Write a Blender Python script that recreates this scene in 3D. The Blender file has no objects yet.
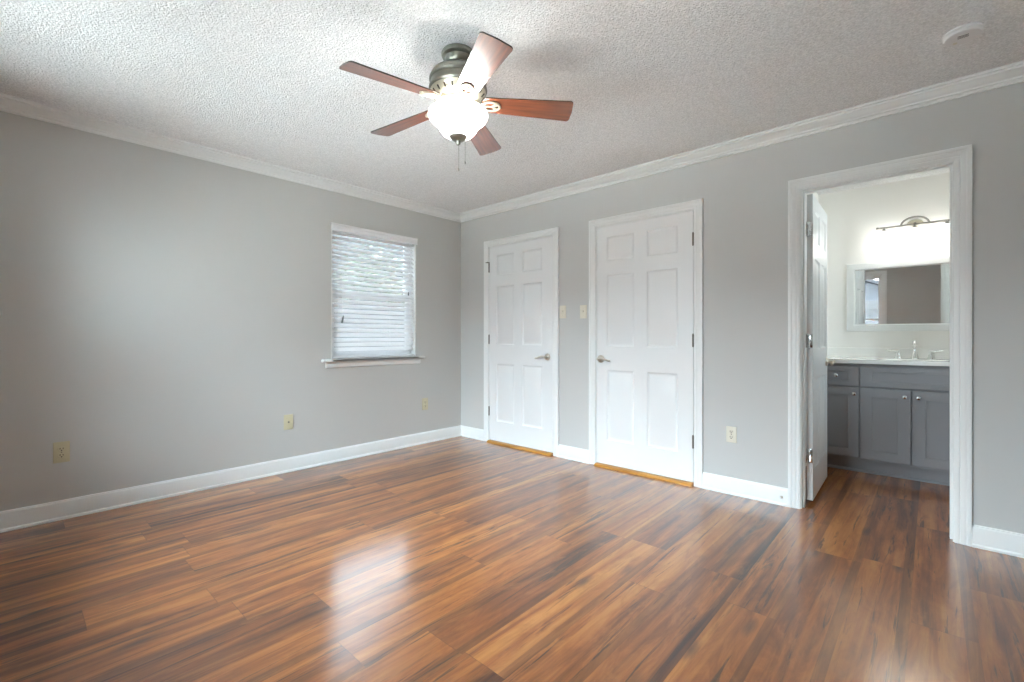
import bpy, bmesh, math, random
from mathutils import Vector, Matrix

random.seed(7)
SC = bpy.context.scene
COL = SC.collection
PI = math.pi
R = math.radians

# ------------------------------------------------------------------ camera
CH = 2.44                                   # ceiling height
cam_d = bpy.data.cameras.new('camera')
cam = bpy.data.objects.new('camera', cam_d)
COL.objects.link(cam)
cam.location = (3.8904, -3.4295, 1.1004)
cam.rotation_euler = (PI / 2, 0, R(42.2706))
cam_d.sensor_width = 36.0
cam_d.lens = 461.5255 / 1024 * 36.0
cam_d.shift_y = -(341.0 - 336.937) / 1024
cam_d.clip_start = 0.02
SC.camera = cam

# ------------------------------------------------------------------ world sky
SKY_LOW, SKY_SIDE, SKY_FRONT = 0.18, 2.1, 13.0     # radiance near the horizon, added overhead, added overhead on the front side
SUN_E = 27.0
W = bpy.data.worlds.new('sky')
SC.world = W
W.use_nodes = True
wn, wl = W.node_tree.nodes, W.node_tree.links
wn.clear()
w_out = wn.new('ShaderNodeOutputWorld')
w_bg = wn.new('ShaderNodeBackground')
w_tc = wn.new('ShaderNodeTexCoord')
w_sep = wn.new('ShaderNodeSeparateXYZ')
wl.new(w_tc.outputs['Generated'], w_sep.inputs[0])
w_ramp = wn.new('ShaderNodeValToRGB')       # colour over elevation
w_ramp.color_ramp.elements[0].position = 0.0
w_ramp.color_ramp.elements[0].color = (0.86, 0.96, 1.0, 1)
w_ramp.color_ramp.elements[1].position = 0.7
w_ramp.color_ramp.elements[1].color = (0.72, 0.90, 1.0, 1)
wl.new(w_sep.outputs['Z'], w_ramp.inputs[0])
def w_range(sock, a, b, lo, hi):
    q = wn.new('ShaderNodeMapRange')
    for k, v in zip(('From Min', 'From Max', 'To Min', 'To Max'), (a, b, lo, hi)): q.inputs[k].default_value = v
    wl.new(w_sep.outputs[sock], q.inputs['Value']); return q.outputs[0]
def w_math(op, a, b):
    q = wn.new('ShaderNodeMath'); q.operation = op
    for k, v in enumerate((a, b)):
        if isinstance(v, float): q.inputs[k].default_value = v
        else: wl.new(v, q.inputs[k])
    return q.outputs[0]
# the overcast sky is brighter high up, and brightest on the front side to light the room through its windows
w_front = w_math('MULTIPLY', w_range('Y', -0.3, -0.8, 0.0, SKY_FRONT), w_range('Z', -0.30, 0.60, 0.0, 1.0))
w_over = w_range('Z', 0.27, 0.40, SKY_LOW, SKY_LOW + SKY_SIDE)
w_s = w_math('ADD', w_front, w_over)
wl.new(w_ramp.outputs[0], w_bg.inputs['Color'])
wl.new(w_s, w_bg.inputs['Strength'])
wl.new(w_bg.outputs[0], w_out.inputs['Surface'])

# sun from behind the house: it lights the garden, and the room by bounce
sun_d = bpy.data.lights.new('sun', 'SUN'); sun_d.energy = SUN_E; sun_d.angle = R(1.0); sun_d.color = (0.95, 1.0, 1.0)
sun = bpy.data.objects.new('sun', sun_d); COL.objects.link(sun)
sun.rotation_euler = (R(-6), R(2), 0)      # almost overhead, from just behind the house

# ------------------------------------------------------------------ exposure, sampling quality
SC.view_settings.view_transform = 'Standard'
SC.view_settings.look = 'None'
SC.view_settings.exposure = 1.94
SC.view_settings.gamma = 1.0
SC.view_settings.use_curve_mapping = False
SC.cycles.use_denoising = True
SC.cycles.max_bounces = 12
SC.cycles.diffuse_bounces = 8
SC.cycles.glossy_bounces = 6
SC.cycles.transparent_max_bounces = 16
SC.cycles.caustics_reflective = False
SC.cycles.caustics_refractive = False
SC.cycles.sample_clamp_indirect = 6.0

FAN_W = 7.0       # lamp under the ceiling fan
VAN_W = 0.10       # each bulb of the bathroom light

# ================================================================== helpers
def V(*a): return Vector(a)

ORG = {}            # object name -> world origin (for unrotated parents)

def org(o): return ORG.get(o.name, Vector((0, 0, 0))) if o else Vector((0, 0, 0))

def empty(name, loc):
    o = bpy.data.objects.new(name, None)
    o.empty_display_size = 0.1
    COL.objects.link(o)
    o.location = loc
    ORG[o.name] = Vector(loc)
    return o

def tag(o, label=None, cat=None, group=None, kind=None):
    if label: o['label'] = label
    if cat: o['category'] = cat
    if group: o['group'] = group
    if kind: o['kind'] = kind
    return o

def obj(name, bm, m, parent=None, smooth=None, local=False, origin=None):
    """link a bmesh (world coordinates unless local) as one mesh object"""
    bmesh.ops.recalc_face_normals(bm, faces=bm.faces[:])
    me = bpy.data.meshes.new(name)
    o = bpy.data.objects.new(name, me)
    base = org(parent)
    if origin is not None:
        off = Vector(origin)
        bm.transform(Matrix.Translation(-off))
        o.location = off - base
        ORG_val = off
    elif not local:
        bm.transform(Matrix.Translation(-base))
        ORG_val = base
    else:
        ORG_val = base
    bm.to_mesh(me)
    bm.free()
    mats = m if isinstance(m, (list, tuple)) else [m]
    for x in mats: me.materials.append(x)
    COL.objects.link(o)
    ORG[o.name] = Vector(ORG_val)
    if parent: o.parent = parent
    if smooth is not None:
        for p in me.polygons: p.use_smooth = True
        try:
            me.set_sharp_from_angle(angle=R(smooth))
        except Exception:
            pass
    return o

def box(bm, x0, x1, y0, y1, z0, z1, bev=0.0, mi=0, seg=2):
    vs = [bm.verts.new((x, y, z)) for x in (x0, x1) for y in (y0, y1) for z in (z0, z1)]
    fs = []
    for idx in ((0, 1, 3, 2), (4, 6, 7, 5), (0, 4, 5, 1), (2, 3, 7, 6), (0, 2, 6, 4), (1, 5, 7, 3)):
        f = bm.faces.new([vs[i] for i in idx]); f.material_index = mi; fs.append(f)
    if bev > 0:
        es = list({e for f in fs for e in f.edges})
        r = bmesh.ops.bevel(bm, geom=es, offset=bev, segments=seg, affect='EDGES', profile=0.5)
        for f in r['faces']: f.material_index = mi
    return fs

def BX(*a, **k):
    bm = bmesh.new(); box(bm, *a, **k); return bm

def lathe(bm, prof, c=(0, 0, 0), seg=40, axis='Z', cap=True, mi=0, sx=1.0, sy=1.0):
    """revolve (r, h) points about an axis through c"""
    rings = []
    c = Vector(c)
    def P(r, h, a):
        u, v = r * math.cos(a) * sx, r * math.sin(a) * sy
        if axis == 'Z': return c + V(u, v, h)
        if axis == 'Y': return c + V(u, h, v)
        return c + V(h, u, v)
    for r, h in prof:
        if r < 1e-6: rings.append([bm.verts.new(P(0, h, 0))])
        else: rings.append([bm.verts.new(P(r, h, 2 * PI * i / seg)) for i in range(seg)])
    for a, b in zip(rings, rings[1:]):
        if len(a) == 1 and len(b) == 1: continue
        for i in range(seg):
            j = (i + 1) % seg
            if len(a) == 1: f = bm.faces.new((a[0], b[i], b[j]))
            elif len(b) == 1: f = bm.faces.new((a[i], b[0], a[j]))
            else: f = bm.faces.new((a[i], b[i], b[j], a[j]))
            f.material_index = mi
    if cap:
        for ring in (rings[0], rings[-1]):
            if len(ring) > 2:
                f = bm.faces.new(ring); f.material_index = mi

def tube(bm, pts, r, seg=10, caps=True, closed=False, flat=1.0, mi=0):
    """round tube through points; r a number or one per point"""
    pts = [Vector(p) for p in pts]
    n = len(pts)
    rs = r if isinstance(r, (list, tuple)) else [r] * n
    rings = []
    up = None
    for i, p in enumerate(pts):
        if closed: t = pts[(i + 1) % n] - pts[i - 1]
        else: t = pts[min(i + 1, n - 1)] - pts[max(i - 1, 0)]
        t.normalize()
        if up is None:
            up = V(0, 0, 1) if abs(t.z) < 0.9 else V(1, 0, 0)
        s = t.cross(up).normalized()
        up2 = s.cross(t).normalized(); up = up2
        rings.append([bm.verts.new(p + s * rs[i] * math.cos(2 * PI * k / seg) + up2 * flat * rs[i] * math.sin(2 * PI * k / seg)) for k in range(seg)])
    pairs = list(zip(rings, rings[1:]))
    if closed: pairs.append((rings[-1], rings[0]))
    for a, b in pairs:
        for k in range(seg):
            f = bm.faces.new((a[k], b[k], b[(k + 1) % seg], a[(k + 1) % seg])); f.material_index = mi
    if caps and not closed:
        bm.faces.new(rings[0]).material_index = mi
        bm.faces.new(rings[-1]).material_index = mi

def mould(bm, p0, p1, dO, dH, prof, m0=0.0, m1=0.0):
    """straight moulding: profile (o, h) along dO, dH; ends mitred by m * o"""
    p0, p1, dO, dH = Vector(p0), Vector(p1), Vector(dO), Vector(dH)
    t = (p1 - p0).normalized()
    a = [bm.verts.new(p0 + dO * o + dH * h - t * o * m0) for o, h in prof]
    b = [bm.verts.new(p1 + dO * o + dH * h + t * o * m1) for o, h in prof]
    n = len(prof)
    for i in range(n):
        j = (i + 1) % n
        bm.faces.new((a[i], b[i], b[j], a[j]))
    bm.faces.new(a); bm.faces.new(b)

# ================================================================== materials
def new_mat(name):
    m = bpy.data.materials.new(name); m.use_nodes = True
    nt = m.node_tree
    return m, nt.nodes, nt.links, nt.nodes['Principled BSDF']

def srgb(r, g, b):
    f = lambda c: (c / 255 / 12.92) if c <= 10.31 else ((c / 255 + 0.055) / 1.055) ** 2.4
    return (f(r), f(g), f(b), 1)

def paint(name, col, rough=0.5, bump=0.0, scale=300, spec=0.5, metal=0.0, var=0.0, coat=0.0, dist=0.001):
    """paint / plastic / metal with a little procedural unevenness"""
    m, n, l, p = new_mat(name)
    p.inputs['Roughness'].default_value = rough
    p.inputs['Metallic'].default_value = metal
    p.inputs['Specular IOR Level'].default_value = spec
    if coat: p.inputs['Coat Weight'].default_value = coat; p.inputs['Coat Roughness'].default_value = 0.1
    tc = n.new('ShaderNodeTexCoord')
    no = n.new('ShaderNodeTexNoise'); no.inputs['Scale'].default_value = scale; no.inputs['Detail'].default_value = 3
    l.new(tc.outputs['Object'], no.inputs['Vector'])
    mx = n.new('ShaderNodeMix'); mx.data_type = 'RGBA'
    k = 1 - var
    mx.inputs['A'].default_value = (col[0] * k, col[1] * k, col[2] * k, 1)
    mx.inputs['B'].default_value = (min(1, col[0] * (1 + var)), min(1, col[1] * (1 + var)), min(1, col[2] * (1 + var)), 1)
    l.new(no.outputs['Fac'], mx.inputs['Factor'])
    l.new(mx.outputs['Result'], p.inputs['Base Color'])
    if bump:
        b = n.new('ShaderNodeBump'); b.inputs['Strength'].default_value = bump; b.inputs['Distance'].default_value = dist
        l.new(no.outputs['Fac'], b.inputs['Height']); l.new(b.outputs[0], p.inputs['Normal'])
    return m

M_WALL = paint('grey_wall_paint', (0.552, 0.560, 0.545, 1), 0.6, 0.15, 260, 0.3, var=0.015, dist=0.0006)
M_BATH = paint('bathroom_wall_paint', (0.88, 0.87, 0.835, 1), 0.55, 0.15, 260, 0.3, var=0.01, dist=0.0006)
M_TRIM = paint('white_trim_paint', (0.81, 0.83, 0.82, 1), 0.32, 0.05, 120, 0.45, var=0.01, dist=0.0004)
M_DOOR = paint('white_door_paint', (0.79, 0.81, 0.81, 1), 0.36, 0.12, 220, 0.45, var=0.01, dist=0.0004)
M_BLIND = paint('white_blind_slat', (0.86, 0.87, 0.88, 1), 0.4, 0.05, 80, 0.4, var=0.01)
M_VINYL = paint('white_window_vinyl', (0.80, 0.81, 0.82, 1), 0.35, 0, 50, 0.4, var=0.01)
M_IVORY = paint('ivory_plastic', (0.60, 0.56, 0.385, 1), 0.35, 0, 50, 0.5, var=0.02)
M_CREAM = paint('pale_ivory_plastic', (0.72, 0.69, 0.58, 1), 0.35, 0, 50, 0.5, var=0.02)
M_SLOT = paint('dark_slot', (0.045, 0.04, 0.03, 1), 0.6, 0, 50, 0.3, var=0.05)
M_NICKEL = paint('brushed_nickel', (0.62, 0.58, 0.51, 1), 0.28, 0.05, 200, 0.5, metal=1.0, var=0.05)
M_SATIN = paint('satin_nickel_dark', (0.30, 0.29, 0.265, 1), 0.4, 0.05, 160, 0.5, metal=0.9, var=0.05)
M_CHROME = paint('polished_chrome', (0.80, 0.80, 0.79, 1), 0.10, 0, 60, 0.5, metal=1.0, var=0.02)
M_HINGE = paint('dark_pewter_hinge', (0.20, 0.19, 0.165, 1), 0.4, 0, 90, 0.5, metal=1.0, var=0.08)
M_PEWTER = paint('antique_pewter', (0.255, 0.255, 0.215, 1), 0.36, 0.06, 160, 0.5, metal=0.85, var=0.10)
M_CREAMET = paint('champagne_metal', (0.62, 0.58, 0.46, 1), 0.34, 0.05, 140, 0.5, metal=0.6, var=0.06)
M_CAB = paint('grey_cabinet_paint', (0.30, 0.305, 0.32, 1), 0.38, 0.05, 160, 0.45, var=0.02)
M_COUNTER = paint('white_cultured_marble', (0.90, 0.90, 0.87, 1), 0.15, 0, 14, 0.5, var=0.02, coat=0.3)
M_PLASTIC = paint('white_plastic', (0.80, 0.80, 0.79, 1), 0.4, 0, 50, 0.4, var=0.01)
M_EDGE = paint('dark_blade_edge', (0.05, 0.035, 0.028, 1), 0.45, 0, 80, 0.4, var=0.1)
M_RUBBER = paint('dark_tassel_wood', (0.03, 0.035, 0.04, 1), 0.5, 0, 60, 0.4, var=0.1)
M_CORD = paint('white_cord', (0.80, 0.80, 0.80, 1), 0.8, 0, 60, 0.2, var=0.02)

# popcorn ceiling
def popcorn():
    m, n, l, p = new_mat('popcorn_ceiling')
    p.inputs['Roughness'].default_value = 0.9
    p.inputs['Specular IOR Level'].default_value = 0.1
    tc = n.new('ShaderNodeTexCoord')
    a = n.new('ShaderNodeTexNoise'); a.inputs['Scale'].default_value = 115; a.inputs['Detail'].default_value = 4; a.inputs['Roughness'].default_value = 0.6
    v = n.new('ShaderNodeTexVoronoi'); v.inputs['Scale'].default_value = 135; v.feature = 'SMOOTH_F1'
    l.new(tc.outputs['Object'], a.inputs['Vector']); l.new(tc.outputs['Object'], v.inputs['Vector'])
    s = n.new('ShaderNodeMath'); s.operation = 'SUBTRACT'
    l.new(a.outputs['Fac'], s.inputs[0])
    k = n.new('ShaderNodeMath'); k.operation = 'MULTIPLY'; k.inputs[1].default_value = 0.55
    l.new(v.outputs['Distance'], k.inputs[0]); l.new(k.outputs[0], s.inputs[1])
    b = n.new('ShaderNodeBump'); b.inputs['Strength'].default_value = 0.85; b.inputs['Distance'].default_value = 0.010
    l.new(s.outputs[0], b.inputs['Height']); l.new(b.outputs[0], p.inputs['Normal'])
    cr = n.new('ShaderNodeValToRGB')  # shading of the bumps put into the colour, low spots darker
    cr.color_ramp.elements[0].position = 0.30; cr.color_ramp.elements[0].color = (0.70, 0.71, 0.705, 1)
    cr.color_ramp.elements[1].position = 0.65; cr.color_ramp.elements[1].color = (0.94, 0.95, 0.945, 1)
    l.new(a.outputs['Fac'], cr.inputs[0]); l.new(cr.outputs[0], p.inputs['Base Color'])
    return m
M_CEIL = popcorn()

# laminate floor: UV = metres along / across each plank, per-plank random numbers as attributes
def laminate():
    m, n, l, p = new_mat('walnut_laminate')
    uv = n.new('ShaderNodeUVMap'); uv.uv_map = 'UVMap'
    at = n.new('ShaderNodeAttribute'); at.attribute_name = 'plank'
    sp = n.new('ShaderNodeSeparateXYZ'); l.new(at.outputs['Vector'], sp.inputs[0])
    su = n.new('ShaderNodeSeparateXYZ'); l.new(uv.outputs[0], su.inputs[0])
    def mth(op, a, b=None, c=None):
        q = n.new('ShaderNodeMath'); q.operation = op
        for i, x in enumerate((a, b, c)):
            if x is None: continue
            if isinstance(x, (int, float)): q.inputs[i].default_value = x
            else: l.new(x, q.inputs[i])
        return q.outputs[0]
    U, Vv, R1, R2, TONE = su.outputs[0], su.outputs[1], sp.outputs[0], sp.outputs[1], sp.outputs[2]
    def coords(ku, kv):
        c = n.new('ShaderNodeCombineXYZ')
        l.new(mth('ADD', mth('MULTIPLY', U, ku), mth('MULTIPLY', R1, 61.0)), c.inputs[0])
        l.new(mth('ADD', mth('MULTIPLY', Vv, kv), mth('MULTIPLY', R2, 47.0)), c.inputs[1])
        l.new(mth('MULTIPLY', R1, 19.0), c.inputs[2])
        return c.outputs[0]
    def noise(vec, detail=4, rough=0.55, dist=0.0):
        q = n.new('ShaderNodeTexNoise'); q.inputs['Scale'].default_value = 1.0
        q.inputs['Detail'].default_value = detail; q.inputs['Roughness'].default_value = rough; q.inputs['Distortion'].default_value = dist
        l.new(vec, q.inputs['Vector']); return q.outputs['Fac']
    def ramp(fac, stops):
        q = n.new('ShaderNodeValToRGB')
        els = q.color_ramp.elements
        while len(els) < len(stops): els.new(0.5)
        for e, (ps, c) in zip(els, stops):
            e.position = ps; e.color = c if len(c) == 4 else (*c, 1)
        l.new(fac, q.inputs[0]); return q.outputs[0]
    def mix(f, a, b, mode='MIX'):
        q = n.new('ShaderNodeMix'); q.data_type = 'RGBA'; q.blend_type = mode
        if isinstance(f, (int, float)): q.inputs['Factor'].default_value = f
        else: l.new(f, q.inputs['Factor'])
        for nm, x in (('A', a), ('B', b)):
            if isinstance(x, tuple): q.inputs[nm].default_value = x
            else: l.new(x, q.inputs[nm])
        return q.outputs['Result']
    broad = noise(coords(0.5, 10.0), 4, 0.58, 0.8)            # wide light / dark bands along the board
    fac = mth('ADD', broad, mth('MULTIPLY', mth('SUBTRACT', TONE, 0.5), 0.30))
    base = ramp(fac, [(0.26, (0.075, 0.025, 0.010)), (0.39, (0.215, 0.066, 0.017)), (0.53, (0.345, 0.114, 0.026)), (0.68, (0.51, 0.198, 0.048))])
    grain = noise(coords(3.0, 120.0), 3, 0.6)
    base = mix(mth('MULTIPLY', mth('SUBTRACT', grain, 0.35), 0.75), base, mix(1.0, base, (0.52, 0.44, 0.40, 1), 'MULTIPLY'))
    streak = noise(coords(1.2, 24.0), 6, 0.66, 1.1)          # dark mineral streaks
    sfac = ramp(streak, [(0.575, (0, 0, 0)), (0.63, (1, 1, 1))])
    base = mix(mth('MULTIPLY', sfac, 0.75), base, (0.050, 0.028, 0.018, 1))
    fine = noise(coords(1.6, 46.0), 4, 0.6, 0.5)
    ffac = ramp(fine, [(0.60, (0, 0, 0)), (0.70, (1, 1, 1))])
    base = mix(mth('MULTIPLY', ffac, 0.45), base, (0.085, 0.036, 0.018, 1))
    mott = noise(coords(3.2, 13.0), 5, 0.65, 1.2)            # uneven, cloudy figure
    mfac = ramp(mott, [(0.46, (0, 0, 0)), (0.66, (1, 1, 1))])
    base = mix(mth('MULTIPLY', mfac, 0.45), base, mix(1.0, base, (0.42, 0.36, 0.34, 1), 'MULTIPLY'))
    mlit = ramp(mott, [(0.30, (1, 1, 1)), (0.46, (0, 0, 0))])
    base = mix(mth('MULTIPLY', mlit, 0.35), base, (0.47, 0.185, 0.05, 1))
    kv = n.new('ShaderNodeTexVoronoi'); kv.inputs['Scale'].default_value = 1.0
    l.new(coords(1.5, 5.2), kv.inputs['Vector'])
    knot = ramp(kv.outputs['Distance'], [(0.03, (1, 1, 1)), (0.14, (0, 0, 0))])
    base = mix(mth('MULTIPLY', knot, 0.7), base, (0.045, 0.024, 0.018, 1))
    # joints between boards
    at2 = n.new('ShaderNodeAttribute'); at2.attribute_name = 'plen'
    e1 = mth('LESS_THAN', Vv, 0.0011); e2 = mth('GREATER_THAN', Vv, 0.1559)
    e3 = mth('LESS_THAN', U, 0.0016); e4 = mth('GREATER_THAN', U, mth('SUBTRACT', at2.outputs['Fac'], 0.0016))
    edge = mth('MINIMUM', mth('ADD', mth('ADD', e1, e2), mth('ADD', e3, e4)), 1.0)
    base = mix(mth('MULTIPLY', edge, 0.35), base, (0.03, 0.016, 0.01, 1))
    l.new(base, p.inputs['Base Color'])
    p.inputs['Roughness'].default_value = 0.42
    p.inputs['Specular IOR Level'].default_value = 0.2
    p.inputs['Coat Weight'].default_value = 1.0
    p.inputs['Coat IOR'].default_value = 1.9
    cr = mth('ADD', 0.15, mth('MULTIPLY', grain, 0.05))
    l.new(cr, p.inputs['Coat Roughness'])
    b = n.new('ShaderNodeBump'); b.inputs['Strength'].default_value = 0.06; b.inputs['Distance'].default_value = 0.0008
    l.new(grain, b.inputs['Height']); l.new(b.outputs[0], p.inputs['Normal'])
    return m
M_FLOOR = laminate()

def wood(name, c0, c1, axis=0, rough=0.35, coat=0.0, ior=1.5, k=(3, 60, 60), crough=0.2):
    m, n, l, p = new_mat(name)
    tc = n.new('ShaderNodeTexCoord'); mp = n.new('ShaderNodeMapping')
    mp.inputs['Scale'].default_value = k
    l.new(tc.outputs['Object'], mp.inputs[0])
    no = n.new('ShaderNodeTexNoise'); no.inputs['Scale'].default_value = 1; no.inputs['Detail'].default_value = 5; no.inputs['Distortion'].default_value = 0.6
    l.new(mp.outputs[0], no.inputs['Vector'])
    cr = n.new('ShaderNodeValToRGB')
    cr.color_ramp.elements[0].position = 0.32; cr.color_ramp.elements[0].color = (*c0, 1)
    cr.color_ramp.elements[1].position = 0.68; cr.color_ramp.elements[1].color = (*c1, 1)
    l.new(no.outputs['Fac'], cr.inputs[0]); l.new(cr.outputs[0], p.inputs['Base Color'])
    p.inputs['Roughness'].default_value = rough
    if coat:
        p.inputs['Coat Weight'].default_value = coat; p.inputs['Coat IOR'].default_value = ior; p.inputs['Coat Roughness'].default_value = crough
    return m
M_BLADE = wood('cherry_fan_blade', (0.115, 0.030, 0.014), (0.26, 0.070, 0.026), rough=0.35, coat=1.0, ior=2.6, k=(4, 60, 60), crough=0.2)
M_OAK = wood('honey_oak_threshold', (0.36, 0.15, 0.025), (0.60, 0.29, 0.06), rough=0.3, k=(4, 50, 50))
M_FENCE = wood('weathered_fence_board', (0.030, 0.030, 0.032), (0.052, 0.052, 0.055), rough=0.8, k=(10, 10, 1.2))
M_BARK = wood('tree_bark', (0.06, 0.045, 0.03), (0.16, 0.12, 0.09), rough=0.9, k=(10, 10, 2))
M_LEAF = paint('tree_leaf', (0.045, 0.06, 0.035, 1), 0.6, 0, 3, 0.3, var=0.35)
M_GRAVEL = paint('pale_gravel', (0.25, 0.25, 0.245, 1), 0.9, 0.5, 30, 0.1, var=0.15, dist=0.02)
M_SHINGLE = paint('grey_roof_shingle', (0.06, 0.06, 0.066, 1), 0.9, 0.4, 24, 0.1, var=0.25, dist=0.01)
M_REFLECTOR = paint('pale_concrete', (0.70, 0.70, 0.68, 1), 0.9, 0.3, 12, 0.1, var=0.08, dist=0.004)
M_MULCH = paint('path_gravel', (0.13, 0.13, 0.128, 1), 0.95, 0.6, 40, 0.1, var=0.3, dist=0.02)
M_SIDING = paint('grey_siding', (0.14, 0.145, 0.16, 1), 0.7, 0, 8, 0.2, var=0.05)

def glass(name, tint=(0.96, 0.98, 1.0, 1), refl=0.08):
    m, n, l, p = new_mat(name)
    n.remove(p)
    o = n['Material Output']
    t = n.new('ShaderNodeBsdfTransparent'); t.inputs[0].default_value = tint
    g = n.new('ShaderNodeBsdfGlossy'); g.inputs['Roughness'].default_value = 0.02
    f = n.new('ShaderNodeFresnel'); f.inputs['IOR'].default_value = 1.45
    mx = n.new('ShaderNodeMixShader')
    l.new(f.outputs[0], mx.inputs[0]); l.new(t.outputs[0], mx.inputs[1]); l.new(g.outputs[0], mx.inputs[2])
    l.new(mx.outputs[0], o.inputs[0])
    return m
M_GLASS = glass('window_glass')

def mirror_mat():
    m, n, l, p = new_mat('mirror_silver')
    p.inputs['Metallic'].default_value = 1.0; p.inputs['Roughness'].default_value = 0.015
    tc = n.new('ShaderNodeTexCoord'); no = n.new('ShaderNodeTexNoise'); no.inputs['Scale'].default_value = 2
    l.new(tc.outputs['Object'], no.inputs['Vector'])
    cr = n.new('ShaderNodeValToRGB')
    cr.color_ramp.elements[0].color = (0.86, 0.88, 0.88, 1); cr.color_ramp.elements[1].color = (0.88, 0.90, 0.90, 1)
    l.new(no.outputs['Fac'], cr.inputs[0]); l.new(cr.outputs[0], p.inputs['Base Color'])
    return m
M_MIRROR = mirror_mat()

def opal(name, through, emis, col=(1.0, 0.985, 0.95)):
    """frosted lamp glass: part of the bulb's light passes, part glows in the glass"""
    m, n, l, p = new_mat(name)
    n.remove(p)
    o = n['Material Output']
    t = n.new('ShaderNodeBsdfTransparent'); t.inputs[0].default_value = (1, 1, 1, 1)
    d = n.new('ShaderNodeBsdfDiffuse'); d.inputs[0].default_value = (0.86, 0.86, 0.83, 1)
    e = n.new('ShaderNodeEmission'); e.inputs[0].default_value = (*col, 1); e.inputs[1].default_value = emis
    tc = n.new('ShaderNodeTexCoord'); no = n.new('ShaderNodeTexNoise'); no.inputs['Scale'].default_value = 9; no.inputs['Detail'].default_value = 3
    l.new(tc.outputs['Object'], no.inputs['Vector'])
    mr = n.new('ShaderNodeMapRange'); mr.inputs['To Min'].default_value = emis * 0.92; mr.inputs['To Max'].default_value = emis * 1.08
    l.new(no.outputs['Fac'], mr.inputs['Value']); l.new(mr.outputs[0], e.inputs[1])
    tr = n.new('ShaderNodeBsdfTranslucent'); tr.inputs[0].default_value = (0.86, 0.86, 0.83, 1)
    dm = n.new('ShaderNodeMixShader'); dm.inputs[0].default_value = 0.55
    l.new(d.outputs[0], dm.inputs[1]); l.new(tr.outputs[0], dm.inputs[2])
    a = n.new('ShaderNodeAddShader'); l.new(dm.outputs[0], a.inputs[0]); l.new(e.outputs[0], a.inputs[1])
    mx = n.new('ShaderNodeMixShader'); mx.inputs[0].default_value = 1 - through
    l.new(t.outputs[0], mx.inputs[1]); l.new(a.outputs[0], mx.inputs[2]); l.new(mx.outputs[0], o.inputs[0])
    return m
M_BOWL = opal('frosted_bowl_glass', 0.45, 0.2)
M_SHADE = opal('frosted_shade_glass', 0.15, 0.8)

# ================================================================== setting
XR, YF = 4.50, -4.05           # right and front walls of the bedroom
BX0, BX1, BY1 = 3.10, 4.47, 1.74   # bathroom
WT = 0.115                     # partition thickness
ET = 0.14                      # outer wall thickness

def struct(o, label, cat='room'):
    return tag(o, label, cat, None, 'structure')

def wall_cells(bm, us, zs, holes, mk):
    """rectangular cells between the cut lines, minus the holes; mk(u0,u1,z0,z1) adds one"""
    for u0, u1 in zip(us, us[1:]):
        for z0, z1 in zip(zs, zs[1:]):
            uc, zc = (u0 + u1) / 2, (z0 + z1) / 2
            if any(a < uc < b and c < zc < d for a, b, c, d in holes): continue
            mk(u0, u1, z0, z1)

# floor: individual planks of one laminate mesh
def build_floor():
    bm = bmesh.new()
    uvl = bm.loops.layers.uv.new('UVMap')
    pl = bm.faces.layers.float_vector.new('plank')
    pn = bm.faces.layers.float.new('plen')
    PWD, PL, X0 = 0.19, 1.215, 0.026
    known = {5: -2.80, 7: -3.22, 8: -1.62, 10: -2.537, 11: -1.87, 12: -2.62, 13: -1.147, 15: -1.533, 16: -1.19, 17: -1.41, 18: -0.62, 19: -0.55, 20: 0.14, 21: -0.59}
    tones = {(17, 1): 0.80, (18, 0): 0.72, (18, 1): 0.80, (16, 2): 0.8, (17, 2): 0.8, (18, 2): 0.75, (19, 2): 0.7, (21, 1): 0.7, (16, 0): 0.10, (16, 1): 0.72, (7, 0): 0.62, (7, -1): 0.16, (19, 1): 0.48, (20, 0): 0.62, (10, 0): 0.60, (12, 0): 0.62, (12, -1): 0.18, (13, 0): 0.75,  # lighter bathroom boards, also making up for dim light there
             (10, -1): 0.25, (15, 0): 0.60, (14, 0): 0.72, (17, -1): 0.62, (17, 0): 0.42, (18, -1): 0.42, (19, 0): 0.36, (21, 0): 0.30, (20, 1): 0.55, (5, 0): 0.3, (5, -1): 0.65}
    rng = random.Random(11)
    y_lo, y_hi = YF - ET, 1.86
    for k in range(-2, 25):
        xa, xb = X0 + PWD * k, X0 + PWD * (k + 1)
        e = known.get(k, -3.0 + rng.uniform(0, PL))
        j = math.floor((y_lo - e) / PL)
        while e + j * PL < y_hi:
            a, b = e + j * PL, e + (j + 1) * PL
            ya, yb = max(a, y_lo), min(b, y_hi)
            r1, r2, t = rng.random(), rng.random(), tones.get((k, j), min(0.85, max(0.12, rng.gauss(0.5, 0.17))))
            j += 1
            if yb - ya < 0.001: continue
            vs = [bm.verts.new(q) for q in ((xa, ya, 0), (xb, ya, 0), (xb, yb, 0), (xa, yb, 0))]
            f = bm.faces.new(vs)
            for lp, (x, y) in zip(f.loops, ((xa, ya), (xb, ya), (xb, yb), (xa, yb))):
                lp[uvl].uv = (y - a, x - xa)
            f[pl] = (r1, r2, t); f[pn] = PL
    # slab below, so the floor has thickness
    box(bm, X0 - 2 * PWD, X0 + 25 * PWD, y_lo, y_hi, -0.08, -0.002)
    me = bpy.data.meshes.new('floor')
    bm.to_mesh(me); bm.free()
    me.materials.append(M_FLOOR)
    o = bpy.data.objects.new('floor', me); COL.objects.link(o)
    return o
struct(build_floor(), 'glossy reddish brown wood plank floor running from the bedroom into the bathroom', 'floor')

struct(obj('ceiling', BX(-ET, XR + ET, YF - ET, BY1 + ET, CH, CH + 0.1), M_CEIL), 'white popcorn textured ceiling', 'ceiling')

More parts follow.
